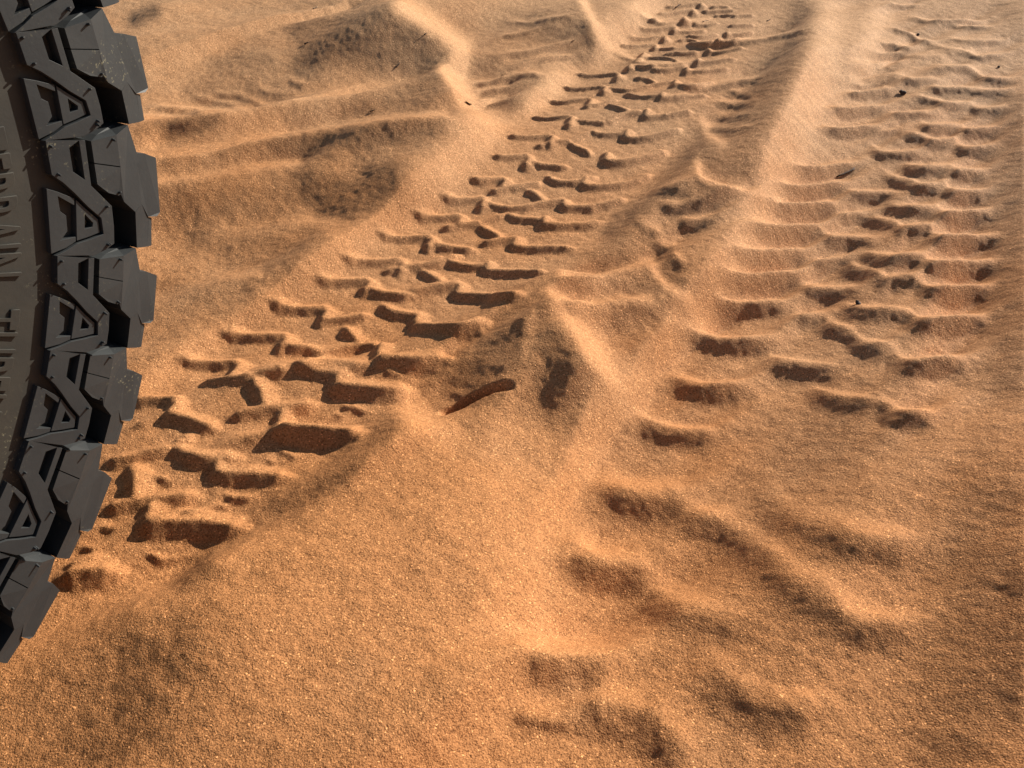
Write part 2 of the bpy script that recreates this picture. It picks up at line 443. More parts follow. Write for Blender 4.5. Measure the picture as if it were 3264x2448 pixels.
# ---- left rut: fresh lug prints
for tile, k, txt in (
 ('T1', .82, """900 190 1100 180 1290 180|*1.3 980 1265 1200 1262 1500 1270 1800 1310|*1.1 1600 825 1800 840 2000 850 2212 860
   *1.3 270 1730 450 1690 700 1690|*.9 670 1130 850 1100 1100 1060 1400 1030|*1.0 680 730 900 690 1080 640 1230 600
   *.8 1230 590 1400 500|*1.0 1250 600 1400 670 1620 715 1790 690|*1.0 1210 300 1340 350 1420 370 1590 430|*.6 930 420 1180 310
   *1.1 870 760 905 850 915 950 890 1080|*.8 330 1640 600 1580"""),
 ('T2', .80, """500 655 620 685 800 690 1010 680|890 430 1020 455 1200 460 1430 445|1310 160 1420 205 1600 215 1785 210
   700 850 900 820 1120 795|*.8 1120 795 1400 750|*1.1 1120 810 1150 890 1200 960 1215 1080|1930 380 1990 440 2035 500 2040 560
   1510 680 1590 730 1700 765 1880 780|1390 510 1480 550 1600 560 1720 600 1790 595 2000 550 2212 530
   950 1150 1200 1095 1450 1080 1640 1050|*1.4 1340 1240 1560 1255 1800 1270 2030 1290|*1.2 1840 880 2000 900 2212 915|*.6 1600 670 1850 620"""),
 ('T3', .84, """*1.25 1115 620 1250 640 1500 655 1700 650|*1.2 1440 355 1600 362 1900 355 2050 340|*1.1 1815 85 2000 92 2212 90
   *1.35 740 880 1000 905 1200 925 1390 940|1160 185 1220 230 1340 260 1500 275|1030 40 1150 75 1280 90 1400 100
   1400 70 1640 20 1860 0|*.8 600 330 850 300 1020 280"""),
 ('T4', .72, """470 985 560 1030 700 1045 960 1040|870 770 960 800 1150 805 1335 795|1110 580 1200 615 1400 630 1620 610
   1420 380 1500 415 1680 420 1880 410|1740 200 1800 225 1950 235 2140 220|1980 50 2080 85 2212 80
   1790 710 1870 760 1940 810 1950 850|1310 880 1400 910 1560 920 1690 920|1480 710 1700 665 1920 640 2100 570
   1430 1020 1500 1060 1650 1085 1790 1100|1700 880 1950 835 2140 825|1870 470 1960 490 2080 505 2200 530"""),
 ('T5', .72, """640 490 700 510 850 512 1030 498|920 340 1000 360 1120 358 1240 345|1130 160 1180 190 1290 185 1420 175
   690 985 760 1030 820 1070 845 1115|1190 585 1250 630 1330 670 1365 705|1620 270 1690 320 1740 370 1770 385
   200 1150 260 1175 400 1190 600 1210|760 750 850 775 1000 785 1130 800|900 890 960 920 1100 945 1240 945
   1240 380 1300 410 1450 430 1560 430|1560 430 1740 395 1950 360|1420 485 1500 515 1620 530 1760 540|1790 155 1850 195 1950 210 2080 200 2200 160
   1620 35 1780 60 1930 75|870 610 1010 580 1200 555|*.8 1200 555 1420 490|360 990 500 960 700 935 890 870|1300 290 1420 262 1650 215
   700 1140 850 1125 1030 1105|1220 740 1400 710 1550 700
   *1.15 1480 775 1700 785 1980 780|*1.15 1240 985 1450 995 1740 985|*1.2 980 1190 1250 1200 1530 1180|*1.2 620 1455 850 1470 1170 1450
   *1.1 1740 575 1950 585 2200 575|*1.1 1920 425 2100 428 2212 425"""),
 ('T6', .68, """500 805 620 815 800 800|630 620 730 635 1000 625|840 460 950 475 1170 455|990 320 1100 330 1340 300|1110 195 1200 215 1470 190
   1240 85 1350 105 1580 75|1160 695 1210 730 1290 760 1320 795|1490 355 1580 380 1640 400 1660 420|1740 115 1830 130 1890 160 1910 170
   780 1110 860 1150 910 1190 930 1215|800 860 900 885 1000 890 1130 905|960 985 1030 1025 1180 1035 1330 1010
   1180 490 1300 500 1470 510|1470 510 1620 440 1790 415|1340 590 1430 612 1560 610 1650 600|1460 200 1560 220 1680 225 1850 190 2060 150
   1650 260 1760 285 1850 280 1970 265|590 1310 680 1345 800 1365 920 1370|410 1210 500 1240 680 1265 900 1220 1120 1190
   870 720 1000 690 1160 670|*.8 1160 670 1320 600|1270 380 1400 355 1560 310|600 1095 740 1075 880 1035
   *1.2 1640 650 1800 645 2000 600 2120 560|*1.3 1465 860 1650 850 1850 810 1990 760|*1.2 1270 1070 1500 1065 1700 1035 1850 970
   *1.2 1090 1255 1300 1250 1500 1220 1620 1180|*1.2 900 1415 1100 1415 1300 1400 1420 1380|*1.1 1810 465 2000 450 2212 410|*1.1 1950 295 2100 290 2212 270"""),
 ('T7', .62, """1060 390 1200 395 1360 380|1140 325 1280 328 1440 305|1230 240 1350 245 1530 225|1310 160 1450 160 1610 138|1390 110 1520 100 1690 70|1460 50 1580 40 1740 15
   1390 855 1600 845 1800 820|1520 738 1700 735 1860 710|1620 625 1800 615 1990 585|1720 540 1870 530 2050 500|1820 455 1950 440 2120 405|1900 362 2030 350 2190 318
   2010 215 2110 212 2212 205|2030 130 2120 125 2212 120|1990 290 2100 288 2210 268
   1190 670 1260 682 1320 700 1340 722|1200 510 1350 495 1450 500 1540 520|1560 345 1640 335 1720 350|1850 52 1930 45 2010 60
   1330 600 1440 605 1560 590 1620 570|1500 450 1600 455 1720 440|1640 300 1760 310 1900 285|1700 205 1800 210 1900 190|1330 415 1450 420 1530 410
   1880 130 1990 125 2090 120|1530 270 1650 270 1790 255|1650 370 1790 365 1900 350|1780 90 1900 90 2050 80|1430 470 1520 455|1120 560 1240 575 1350 560""")):
    lines(tile, k, 'fresh', txt)
# wriggles in the pressed floor
lines('T1', 1, 'wriggle', """1000 1560 1090 1590 1140 1625 1280 1612|1700 1040 1790 1078 1920 1078|1620 1150 1700 1160|1320 1215 1430 1205|430 1510 560 1525|620 1330 680 1350 750 1335
1060 890 1180 920 1240 960|1150 960 1230 950""")
lines('T3', 1, 'wriggle', """800 1090 900 1110 1010 1150|730 1160 800 1190|1180 790 1300 820|260 1490 330 1520 400 1560|150 1570 210 1610|1750 990 1900 1020""")

# ---- right rut: wind-softened prints
lines('T9', 1, 'worn', """1215 72 1400 85 1600 68 1740 60|1080 238 1250 255 1450 240 1665 210|975 405 1200 415 1400 405 1560 395|825 600 1000 630 1200 620 1430 598
690 815 850 842 1050 835 1310 800|*1.05 560 1005 750 1052 950 1045 1240 1010|*1.1 420 1230 600 1288 750 1297 1130 1260|*1.1 240 1525 450 1602 650 1618 990 1595
*.8 1660 285 1750 300 1900 305 2110 305|*.9 1440 650 1530 700 1700 705 1930 710|*.9 1250 1110 1400 1145 1600 1152 1790 1140|*.6 1570 490 1630 500 1780 480 1920 440
*.9 1780 485 1900 525 2050 560 2180 620|*.9 1780 795 1850 840 2000 865 2212 870|*.7 1370 900 1500 912 1700 840|*1.0 1600 915 1750 960 1850 975 1980 1050 2050 1080
*.9 1590 1260 1700 1315 1900 1335 2212 1345|*.7 1190 1400 1370 1385 1480 1350""")
lines('T9', 1, 'worn', """*.5 345 95 355 165 450 215 600 260 780 295|0 272 80 255 160 225|0 380 150 400 300 372 410 330|180 490 260 545 350 538 490 490|*.7 30 760 150 870 260 960""")
lines('T10', 1, 'worn', """1120 30 1200 65 1350 75 1560 65|1560 65 1640 105 1880 100|970 130 1100 175 1220 200 1330 245 1500 212|1500 212 1560 275 1650 292 1880 285
960 375 1080 415 1250 430 1420 425|1420 425 1500 475 1650 480 1940 452|1170 615 1390 590|1390 590 1430 685 1600 697 2050 680|1080 870 1310 855|1310 855 1380 912 1500 927 2010 910
1020 1080 1240 1032|1240 1032 1330 1122 1450 1157 1970 1130|950 1345 1190 1360 1270 1427 1500 1422 1910 1390""")
lines('T12', 1, 'worn', """400 40 560 100 680 140 790 250 1040 262|1040 262 1110 375 1200 417 1450 402 1720 380|0 405 200 432 540 458|320 620 450 690 650 730 900 747|900 747 1010 792 1100 852 1250 862 1420 860""")
lines('T11', 1, 'worn', """1530 655 1700 702 1850 717 2110 742|*1.1 850 420 980 462 1080 502 1250 512 1530 490|*1.1 650 825 800 872 930 907 1080 912 1310 880|*1.1 360 1175 500 1242 650 1284 800 1302 1050 1300""")
lines('T8', 1, 'worn', """750 925 860 945 980 940 1140 915|820 780 930 795 1050 780 1190 768|920 650 1040 658 1140 648 1250 640|940 550 1060 570 1160 565 1280 540|1020 480 1120 485 1310 460|1090 390 1200 390 1340 375|1180 325 1280 330 1390 345
*.7 1230 20 1300 35 1420 30|*.7 1220 830 1330 825 1540 822|*.7 1290 560 1400 575 1580 570|*.8 1420 690 1540 725 1660 755 1800 750|*.9 1800 755 1900 785 2100 765
*.8 1500 610 1600 640 1750 635 1830 650 1950 660 2130 640|*.8 1560 490 1720 485 1830 500 1940 565 2150 560|*.7 1500 320 1650 365 1800 375 1900 410 2080 380|*.7 1650 290 1850 305 2060 290|*.7 1600 170 1780 195 2000 210|*.7 1250 210 1350 240 1450 290 1560 310|*.6 1380 120 1560 150 1900 150|*.6 1350 415 1500 418 1620 410
*.9 1440 885 1520 915 1650 910 1760 905|*.9 1760 905 1800 940 1950 925 2040 912|*.9 1330 965 1460 990 1560 1025 1700 1000|*.9 1700 1000 1750 1060 1860 1070 2010 1040|*.9 1090 1060 1170 1108 1300 1110 1440 1105|*.6 1150 970 1220 960 1310 930""")
lines('T13', 1, 'faint', """930 240 1080 342 1200 372 1350 372 1550 350|730 680 800 772 900 832 1050 862 1290 855|480 1420 600 1492 750 1512 980 1490
*.8 1500 470 1800 560 1950 680 2212 830|*.9 1240 990 1400 1090 1550 1160 1700 1210 1920 1245""")
lines('T15', 1, 'faint', """300 70 420 160 560 205 680 235 800 262 930 265|180 190 320 310 430 420 560 480 640 560 740 602 950 600|80 720 170 812 260 872 350 922 540 930|*.8 -20 520 100 562 200 590""")
lines('T14', 1, 'faint', """260 310 400 367 520 367 720 350|600 530 720 612 890 652|920 590 980 690 1050 780 1140 880""")

# ---- wind ripples on the drifts to the left and along the middle bank
lines('T5', 1, 'ripple', """1850 1050 2000 1040 2212 1040|1900 1250 2050 1300 2212 1310""")
lines('T6', 1, 'ripple', """300 180 420 165 560 120|330 270 480 230 640 205|370 370 500 345 620 310|600 150 750 85 850 110|1860 1090 2000 1080 2150 1020|1970 1190 2060 1225 2212 1200|1730 1360 1850 1430 1960 1480|1900 1530 2000 1590 2100 1610""")
lines('T7', 1, 'ripple', """0 300 100 295 250 260|0 460 200 450 420 400 640 365|60 170 250 190 420 150 600 130|0 690 200 640 350 660|250 540 400 500 600 480|1890 880 2000 900 2200 890|1900 1000 2010 1010 2200 980|1800 1100 2050 1110 2212 1100|2000 780 2212 830""")
lines('T16', 1, 'ripple', """550 460 640 480 740 520|700 430 760 455 830 460|860 380 890 405 940 410|380 480 480 500 600 510|180 540 300 545 420 550|480 470 560 470""")
lines('F', 1, 'ripple', """1330 110 1400 140 1520 135|1380 30 1440 50 1560 40|1460 190 1560 180 1660 160|1480 100 1600 90 1750 60|560 800 700 780 830 790|500 950 620 930 760 940""")

LB = np.array([(567, 1267), (765, 1146), (917, 1063), (1046, 977), (1183, 889), (1288, 826), (1379, 750), (1473, 682), (1545, 628), (1613, 562), (1689, 493), (1763, 426),
               (1824, 366), (1886, 310), (1930, 270), (1972, 230), (2009, 201), (2052, 165), (2092, 139), (2121, 112), (2153, 83), (2182, 51), (2211, 27), (2236, 5)], float)
RB = np.array([(462, 1656), (682, 1499), (885, 1349), (1067, 1218), (1203, 1124), (1321, 1028), (1455, 930), (1548, 856), (1635, 780), (1729, 708), (1794, 653), (1859, 587),
               (1929, 511), (1993, 434), (2056, 367), (2105, 307), (2150, 266), (2186, 226), (2222, 195), (2258, 163), (2287, 130), (2316, 105)], float)
for B_, f_ in ((LB / Q, (-.19, -.48)), (RB / Q, (.10, .40))):
    V_ = np.gradient(B_, axis=0)
    for k in range(len(B_)):
        e_ = B_[k] + V_[k] * f_; FRESH.append((.85, np.array([B_[k], (B_[k] + e_) / 2 + (2, 0), e_])))

LEAN = np.where(DARK < .75, LEAN * DARK * (1 + (LIT - 1) * np.clip((DARK - .2) / .55, 0, 1)), LEAN * DARK * LIT)

def relax(Z, x, y, lim, it):
    """let sand slip until no slope is steeper than tan = lim"""
    dx = np.diff(x)[None, :]; dy = np.diff(y)[:, None]; dd = np.hypot(dx, dy)
    for _ in range(it):
        D = np.zeros_like(Z)
        for a, b, dist in ((np.s_[:, :-1], np.s_[:, 1:], dx), (np.s_[:-1], np.s_[1:], dy), (np.s_[:-1, :-1], np.s_[1:, 1:], dd), (np.s_[:-1, 1:], np.s_[1:, :-1], dd)):
            df = Z[a] - Z[b]; ex = np.sign(df) * np.maximum(np.abs(df) - lim * dist, 0) * .16
            D[a] -= ex; D[b] += ex
        Z = Z + D
    return Z


# ---------------------------------------------------------------- relief from lean
US = .0019
ux = np.arange(-1.32, 1.42, US); uy = np.arange(.10, 2.5, US); UX, UY = np.meshgrid(ux, uy)
Z0 = grid_interp(LZ, lx, ly, ux, uy)
kx = 2 * np.pi * np.fft.fftfreq(len(ux), US)[None, :]; ky = 2 * np.pi * np.fft.fftfreq(len(uy), US)[:, None]
DOP = -1j * (SUN[0] * kx + SUN[1] * ky); k2 = kx ** 2 + ky ** 2; kp2 = (SUN[1] * kx - SUN[0] * ky) ** 2
DEN = np.abs(DOP) ** 2 + 6.0 + .02 * kp2 + 2e-9 * k2 ** 2
fade = np.clip((UX - ux[0]) / .12, 0, 1) * np.clip((ux[-1] - UX) / .12, 0, 1) * np.clip((UY - uy[0]) / .1, 0, 1) * np.clip((uy[-1] - UY) / .2, 0, 1)
CZ = np.zeros_like(Z0)
for it in range(14):
    Z = Z0 + CZ; dz = Z0 + np.real(np.fft.ifft2(np.fft.fft2(CZ) * np.exp(-k2 * .003 ** 2))) - CAM_H
    cz_ = UY * CP - dz * SP; u_ = (UX / cz_ * FPX + PW / 2) / Q / 2 - .5; v_ = (-(-(UY * SP + dz * CP)) * -1 / cz_ * FPX + PH / 2) / Q / 2 - .5
    ok = (u_ > 0) & (u_ < IW - 1.01) & (v_ > 0) & (v_ < IH - 1.01)
    a = np.clip(u_, 0, IW - 1.01); b = np.clip(v_, 0, IH - 1.01); i0 = a.astype(int); j0 = b.astype(int); a = a - i0; b = b - j0
    T = (LEAN[j0, i0] * (1 - a) + LEAN[j0, i0 + 1] * a) * (1 - b) + (LEAN[j0 + 1, i0] * (1 - a) + LEAN[j0 + 1, i0 + 1] * a) * b
    T = np.where(ok, T, 1 + (T - 1) * .3)
    I_ = SUN[2] * np.clip(T * 1.15 - .15, -.10, 2.7)
    gy, gx = np.gradient(Z, US); nn = np.sqrt(1 + gx ** 2 + gy ** 2)
    cgy, cgx = np.gradient(CZ, US)
    r0 = (I_ * np.minimum(nn, 1.25) - (SUN[2] - SUN[0] * gx - SUN[1] * gy)) + (-SUN[0] * cgx - SUN[1] * cgy)
    CN = np.real(np.fft.ifft2(np.conj(DOP) * np.fft.fft2(r0 * fade) / DEN)); CZ = CN if it < 2 else .55 * CZ + .45 * CN
    if it > 4: CZ = relax(Z0 + CZ, ux, uy, .70, 4) - Z0
LZF = Z0 + CZ * fade


LZF = relax(LZF, ux, uy, .74, 10)


def lz_at(p):
    t = np.clip((p[..., 0] - ux[0]) / US, 0, len(ux) - 2); u = np.clip((p[..., 1] - uy[0]) / US, 0, len(uy) - 2); i = t.astype(int); j = u.astype(int); a = t - i; b = u - j
    return (LZF[j, i] * (1 - a) + LZF[j, i + 1] * a) * (1 - b) + (LZF[j + 1, i] * (1 - a) + LZF[j + 1, i + 1] * a) * b


def place(px, py, dz=0.0):
    """sand point seen at a photo pixel, dz above the large form"""
    z = np.zeros(np.shape(px)) + .01
    for _ in range(16):
        p = at_z(px, py, z + dz); z = .5 * z + .5 * lz_at(p)
    return at_z(px, py, z + dz)


# the lug prints of the left rut: ridges of sand squeezed up between the lugs, resting at their natural slope
PRI = np.zeros_like(LZF)
for k, P in FRESH:
    H_ = FH * k; P = place(P[:, 0] * Q, P[:, 1] * Q, H_ * .9); wn, wf = H_ / FN, H_ / FF; wm = max(wn, wf) * 1.05
    a, b = np.searchsorted(ux, (P[:, 0].min() - wm, P[:, 0].max() + wm)); c, d = np.searchsorted(uy, (P[:, 1].min() - wm, P[:, 1].max() + wm))
    if b - a < 2 or d - c < 2: continue
    X_, Y_ = UX[c:d, a:b], UY[c:d, a:b]; best = np.full(X_.shape, 1e9); sg = np.zeros(X_.shape); arc = np.zeros(X_.shape)
    seg = np.diff(P, axis=0); ln = np.hypot(*seg.T); s0 = np.concatenate([[0], np.cumsum(ln)]); Lt = s0[-1]
    flip = 1 if np.stack([-seg[:, 1], seg[:, 0]], -1).sum(0) @ SUN[:2] > 0 else -1
    for q in range(len(seg)):
        if ln[q] < 1e-7: continue
        u = seg[q] / ln[q]; rx = X_ - P[q, 0]; ry = Y_ - P[q, 1]; t = np.clip(rx * u[0] + ry * u[1], 0, ln[q])
        dx = rx - t * u[0]; dy = ry - t * u[1]; e = np.hypot(dx, dy); m_ = e < best
        best[m_] = e[m_]; sg[m_] = np.sign(u[0] * ry - u[1] * rx)[m_] * flip; arc[m_] = (s0[q] + t)[m_]
    e = np.clip(np.minimum(arc, Lt - arc) / max(.05 * Lt, H_ * .5), 0, 1) * .35 + .65
    np.maximum(PRI[c:d, a:b], H_ * np.clip(e - best / np.where(sg > 0, wf, wn), 0, 1), out=PRI[c:d, a:b])
PRI = .25 * (np.roll(PRI, 1, 0) + np.roll(PRI, -1, 0)) + .5 * PRI; PRI = .25 * (np.roll(PRI, 1, 1) + np.roll(PRI, -1, 1)) + .5 * PRI
LZF = LZF + PRI - .3 * FH * np.clip(PRI / (.3 * FH), 0, 0)
LARGE = grid_interp(LZF, ux, uy, fx, fy); BZ = grid_interp(LZ, lx, ly, fx, fy); X, Y = np.meshgrid(fx, fy)
edge = np.ones_like(BZ)
for dist in (X - fx[0], fx[-1] - X, fy[-1] - Y): edge *= np.clip(dist / .06, 0, 1)
edge *= np.clip((Y - fy[0]) / .03, 0, 1)
micro = (.0007 * lat_noise(.045, fx, fy, 1) + .0005 * lat_noise(.02, fx, fy, 2) + .00036 * lat_noise(.009, fx, fy, 3) + .00034 * lat_noise(.0044, fx, fy, 5))
FINE = BZ + (LARGE - BZ + micro) * edge
# the undercut slit below the drift's nose
sp = smooth_line(at_z(np.array([1398, 1440, 1500, 1570, 1640.]), np.array([1304, 1290, 1272, 1262, 1260.]), .016), 6)
dist = np.full(X.shape, 9.0); tt = np.zeros(X.shape); side_s = np.zeros(X.shape); a0, a1 = np.searchsorted(fx, (sp[:, 0].min() - .08, sp[:, 0].max() + .08)); b0, b1 = np.searchsorted(fy, (sp[:, 1].min() - .08, sp[:, 1].max() + .08)); W_ = np.s_[b0:b1, a0:a1]
for q, (p1, p2) in enumerate(zip(sp[:-1], sp[1:])):
    v = p2 - p1; L = np.hypot(*v); t = np.clip(((X[W_] - p1[0]) * v[0] + (Y[W_] - p1[1]) * v[1]) / L ** 2, 0, 1); ex = X[W_] - p1[0] - t * v[0]; ey = Y[W_] - p1[1] - t * v[1]; e = np.hypot(ex, ey); m_ = e < dist[W_]
    dist[W_] = np.where(m_, e, dist[W_]); tt[W_] = np.where(m_, (q + t) / (len(sp) - 1), tt[W_]); side_s[W_] = np.where(m_, np.sign(v[0] * ey - v[1] * ex), side_s[W_])
env = np.sin(np.pi * np.clip(tt, 0, 1)) ** .6
FINE -= .013 * env * np.clip(1.25 - dist / .0052, 0, 1); FINE += np.where((side_s > 0), .003 * env * np.exp(-dist / .03), 0)


def fine_at(x, y):
    i = int(np.clip(np.searchsorted(fx, x), 1, len(fx) - 1)); j = int(np.clip(np.searchsorted(fy, y), 1, len(fy) - 1))
    return float(FINE[j, i])


GX, GY = np.meshgrid(XS, YS)
inner = np.zeros(GX.shape, bool); inner[y0i:y0i + nyf, x0i:x0i + nxf] = True
GZ = np.zeros(GX.shape); GZ[inner] = FINE.ravel()
o = ~inner; qx = np.clip(GX[o], -3.2, 3.4); qy = np.clip(GY[o], -2.2, 4.2)
zz = np.where(np.hypot(GX[o] - qx, GY[o] - qy) < 50, 0, 0) + base_z(qx, qy)
dist = np.hypot(GX[o], GY[o] - 1)
dune = (np.sin(GX[o] * .11 + GY[o] * .05) + np.sin(GX[o] * .043 - GY[o] * .071 + 1)) * .5
zz = zz * np.exp(-np.maximum(dist - 3, 0) / 12) + dune * np.clip((dist - 5) / 60, 0, 1) * 3.0
GZ[o] = zz
ny, nx = GX.shape
me = bpy.data.meshes.new('sand_ground')
co = np.stack([GX, GY, GZ], -1).reshape(-1, 3).astype(np.float32)
idx = np.arange(ny * nx, dtype=np.int32).reshape(ny, nx)
quads = np.stack([idx[:-1, :-1], idx[:-1, 1:], idx[1:, 1:], idx[1:, :-1]], -1).reshape(-1, 4)
me.vertices.add(len(co)); me.vertices.foreach_set('co', co.ravel())
me.loops.add(quads.size); me.loops.foreach_set('vertex_index', quads.ravel())
me.polygons.add(len(quads)); me.polygons.foreach_set('loop_start', np.arange(0, quads.size, 4, dtype=np.int32))
me.update(calc_edges=True); me.shade_smooth(); me.validate()
me.materials.append(M_SAND)
ground = bpy.data.objects.new('sand_ground', me); col.objects.link(ground); tag(ground, kind='structure')

# ================================================================== TYRE
WR = .401                                           # outer radius
HD, CAMB = R(31), .0612
cc, sc_ = math.cos(CAMB), math.sin(CAMB)
TN = np.array([math.sin(HD + math.pi / 2) * cc, math.cos(HD + math.pi / 2) * cc, sc_])    # axle, outwards
TD = np.array([math.sin(HD), math.cos(HD), 0.0])                                         # rolling direction
TZ = np.cross(TN, TD); TZ *= np.sign(TZ[2])
TC = np.array([-.4153, .1709, .3984])
# local axes of the wheel: x = TD, y = TZ, z = TN
wheel = bpy.data.objects.new('wheel', None); col.objects.link(wheel); wheel.empty_display_size = .1
RM = Matrix((TD, TZ, np.cross(TD, TZ))).transposed()
ZS = 1.0 if np.cross(TD, TZ) @ TN > 0 else -1.0
wheel.matrix_world = Matrix.Translation(Vector(TC)) @ RM.to_4x4()
tag(wheel, 'black off-road wheel with chunky block tread standing at the left edge on sand', 'wheel')


def tp(px, py, n):
    """pixel of the traced tread unit -> (angle, radius) on the tyre at axle offset n"""
    d = ray(80 + px / 2.38, 760 + py / 2.38); O = np.array([0, 0, CAM_H])
    t = ((TC + TN * n - O) @ TN) / (d @ TN); q = O + d * t - TC
    return math.atan2(q @ TZ, q @ TD), math.hypot(q @ TZ, q @ TD)


def loc(th, r, n):
    return (r * math.cos(th), r * math.sin(th), n * ZS)


def part(name, bm, mat, parent, smooth=False, bevel=None):
    m = bpy.data.meshes.new(name)
    bmesh.ops.recalc_face_normals(bm, faces=bm.faces[:]); bm.to_mesh(m); bm.free()
    ob = bpy.data.objects.new(name, m); m.materials.append(mat); col.objects.link(ob); ob.parent = parent
    if smooth: m.shade_smooth()
    if bevel:
        b = ob.modifiers.new('bevel', 'BEVEL'); b.width = bevel; b.segments = 2; b.limit_method = 'ANGLE'; b.angle_limit = R(35); b.harden_normals = False
    return ob


def lathe(profile, seg):
    bm = bmesh.new(); rows = []
    for k in range(seg):
        th = 2 * math.pi * k / seg
        rows.append([bm.verts.new(loc(th, r, n)) for r, n in profile])
    for k in range(seg):
        a, b = rows[k], rows[(k + 1) % seg]
        for i in range(len(profile) - 1): bm.faces.new((a[i], a[i + 1], b[i + 1], b[i]))
    return bm


def spline_profile(pts, n=6):
    return [tuple(p) for p in smooth_line(np.array(pts, float), n)]


W2 = -.235                                           # axle offset of the far shoulder plane
side = [(.205, -.032), (.212, -.020), (.225, -.0125), (.245, -.0070), (.270, -.0042), (.292, -.0036), (.310, -.0042), (.330, -.0052), (.343, -.0068), (.348, -.0150), (.357, -.020), (.366, -.028), (.374, -.036), (.382, -.05), (.3835, -.12)]
prof = spline_profile(side, 5)
far = [(r, W2 - n) for r, n in prof[::-1]][1:]
part('sidewall', lathe(prof + far, 240), M_SIDE, wheel, smooth=True)

# --- pitch sequence (degrees); the six units the photograph shows first
REF0, REFP = tp(245, 135, 0)[0], R(9.75)
units = [(R(-4.4 + 2.77), R(9.6)), (R(-14.0 + 2.77), R(11.2)), (REF0, R(9.75)), (R(-34.9 + 2.77), R(9.75)), (R(-44.6 + 2.77), R(11.6)), (R(-56.2 + 2.77), R(10.4))]
th = units[0][0]; used = sum(u[1] for u in units); th_end = units[-1][0] - units[-1][1]
rest = 2 * math.pi - (units[0][0] - th_end)
seq = [10.0, 11.4, 9.7, 10.6, 11.2, 9.6, 10.2, 11.6, 10.0, 9.7, 11.2, 10.4, 9.8, 11.5, 10.1, 10.7, 9.7, 11.3, 10.2, 9.9, 11.4, 10.3, 9.8, 11.0, 10.4, 9.9, 11.2, 10.0]
seq = [R(s) for s in seq]; seq = [s * rest / sum(seq) for s in seq]
a = th_end
for s in seq: units.append((a, s)); a -= s


def unit_pt(px, py, n, unit):
    t, r = tp(px, py, n); t0, pt = unit
    return t0 + (t - REF0) / REFP * pt, r


def prism(bm, pts, unit, depth, flare=.0008, mirror=False):
    """raised block: top outline pts = (px, py, n), walls down by depth, slightly flared"""
    top, bot = [], []
    rt = [unit_pt(x, y, n, unit) + (n,) for x, y, n in pts]
    ct = sum(p[0] for p in rt) / len(rt); cr = sum(p[1] for p in rt) / len(rt)
    for t, r, n in rt:
        dt, dr = (t - ct) * cr, r - cr; l = math.hypot(dt, dr) or 1
        t2, r2 = t + dt / l * flare / cr, r + dr / l * flare
        if mirror: n = W2 - n
        dz = depth if not mirror else -depth
        top.append(bm.verts.new(loc(t, r, n))); bot.append(bm.verts.new(loc(t2, r2, n - dz)))
    k = len(pts)
    bm.faces.new(top); bm.faces.new(bot[::-1])
    for i in range(k): bm.faces.new((top[i], top[(i + 1) % k], bot[(i + 1) % k], bot[i]))


def holed(bm, outer, holes, n, unit, depth):
    """flat block with holes: outer outline and hole outlines (px, py)"""
    loops = [[unit_pt(x, y, n, unit) for x, y in pl] for pl in [outer] + holes]
    es = []; tv = []
    for lp in loops:
        vs = [bm.verts.new(loc(t, r, n)) for t, r in lp]; tv.append(vs)
        es += [bm.edges.new((vs[i], vs[(i + 1) % len(vs)])) for i in range(len(vs))]
    bmesh.ops.triangle_fill(bm, edges=es, use_beauty=True, use_dissolve=False)
    for vs, lp in zip(tv, loops):
        lo = [bm.verts.new(loc(t, r, n - depth)) for t, r in lp]
        for i in range(len(vs)):
            j = (i + 1) % len(vs); bm.faces.new((vs[i], vs[j], lo[j], lo[i]))


zig = [(245, 135), (245, 345), (320, 400), (390, 470), (470, 560), (552, 635), (552, 735), (450, 762), (350, 783), (265, 820), (181, 850),
       (460, 865), (560, 832), (620, 800), (635, 690), (640, 565), (580, 500), (515, 430), (525, 150)]
zig_slot = [(404, 190), (482, 150), (476, 390), (402, 336)]
arm = [(190, 425), (265, 450), (378, 500), (370, 542), (262, 478), (262, 572), (300, 602), (292, 700), (235, 752), (346, 738), (342, 768), (265, 803), (150, 834)]
leg_ = [(388, 508), (450, 570), (526, 640), (526, 722), (440, 745), (350, 764)]
leg_hole = [(436, 602), (486, 660), (478, 684), (420, 694)]

ring_bm, lug_bm = bmesh.new(), bmesh.new()
for u in units:
    holed(ring_bm, zig, [zig_slot], .0006, u, .013)
    prism(ring_bm, [(x, y, -.0006) for x, y in arm], u, .006, .0)
    holed(ring_bm, leg_, [leg_hole], -.0006, u, .006)

NC = -.118                                            # middle of the tread


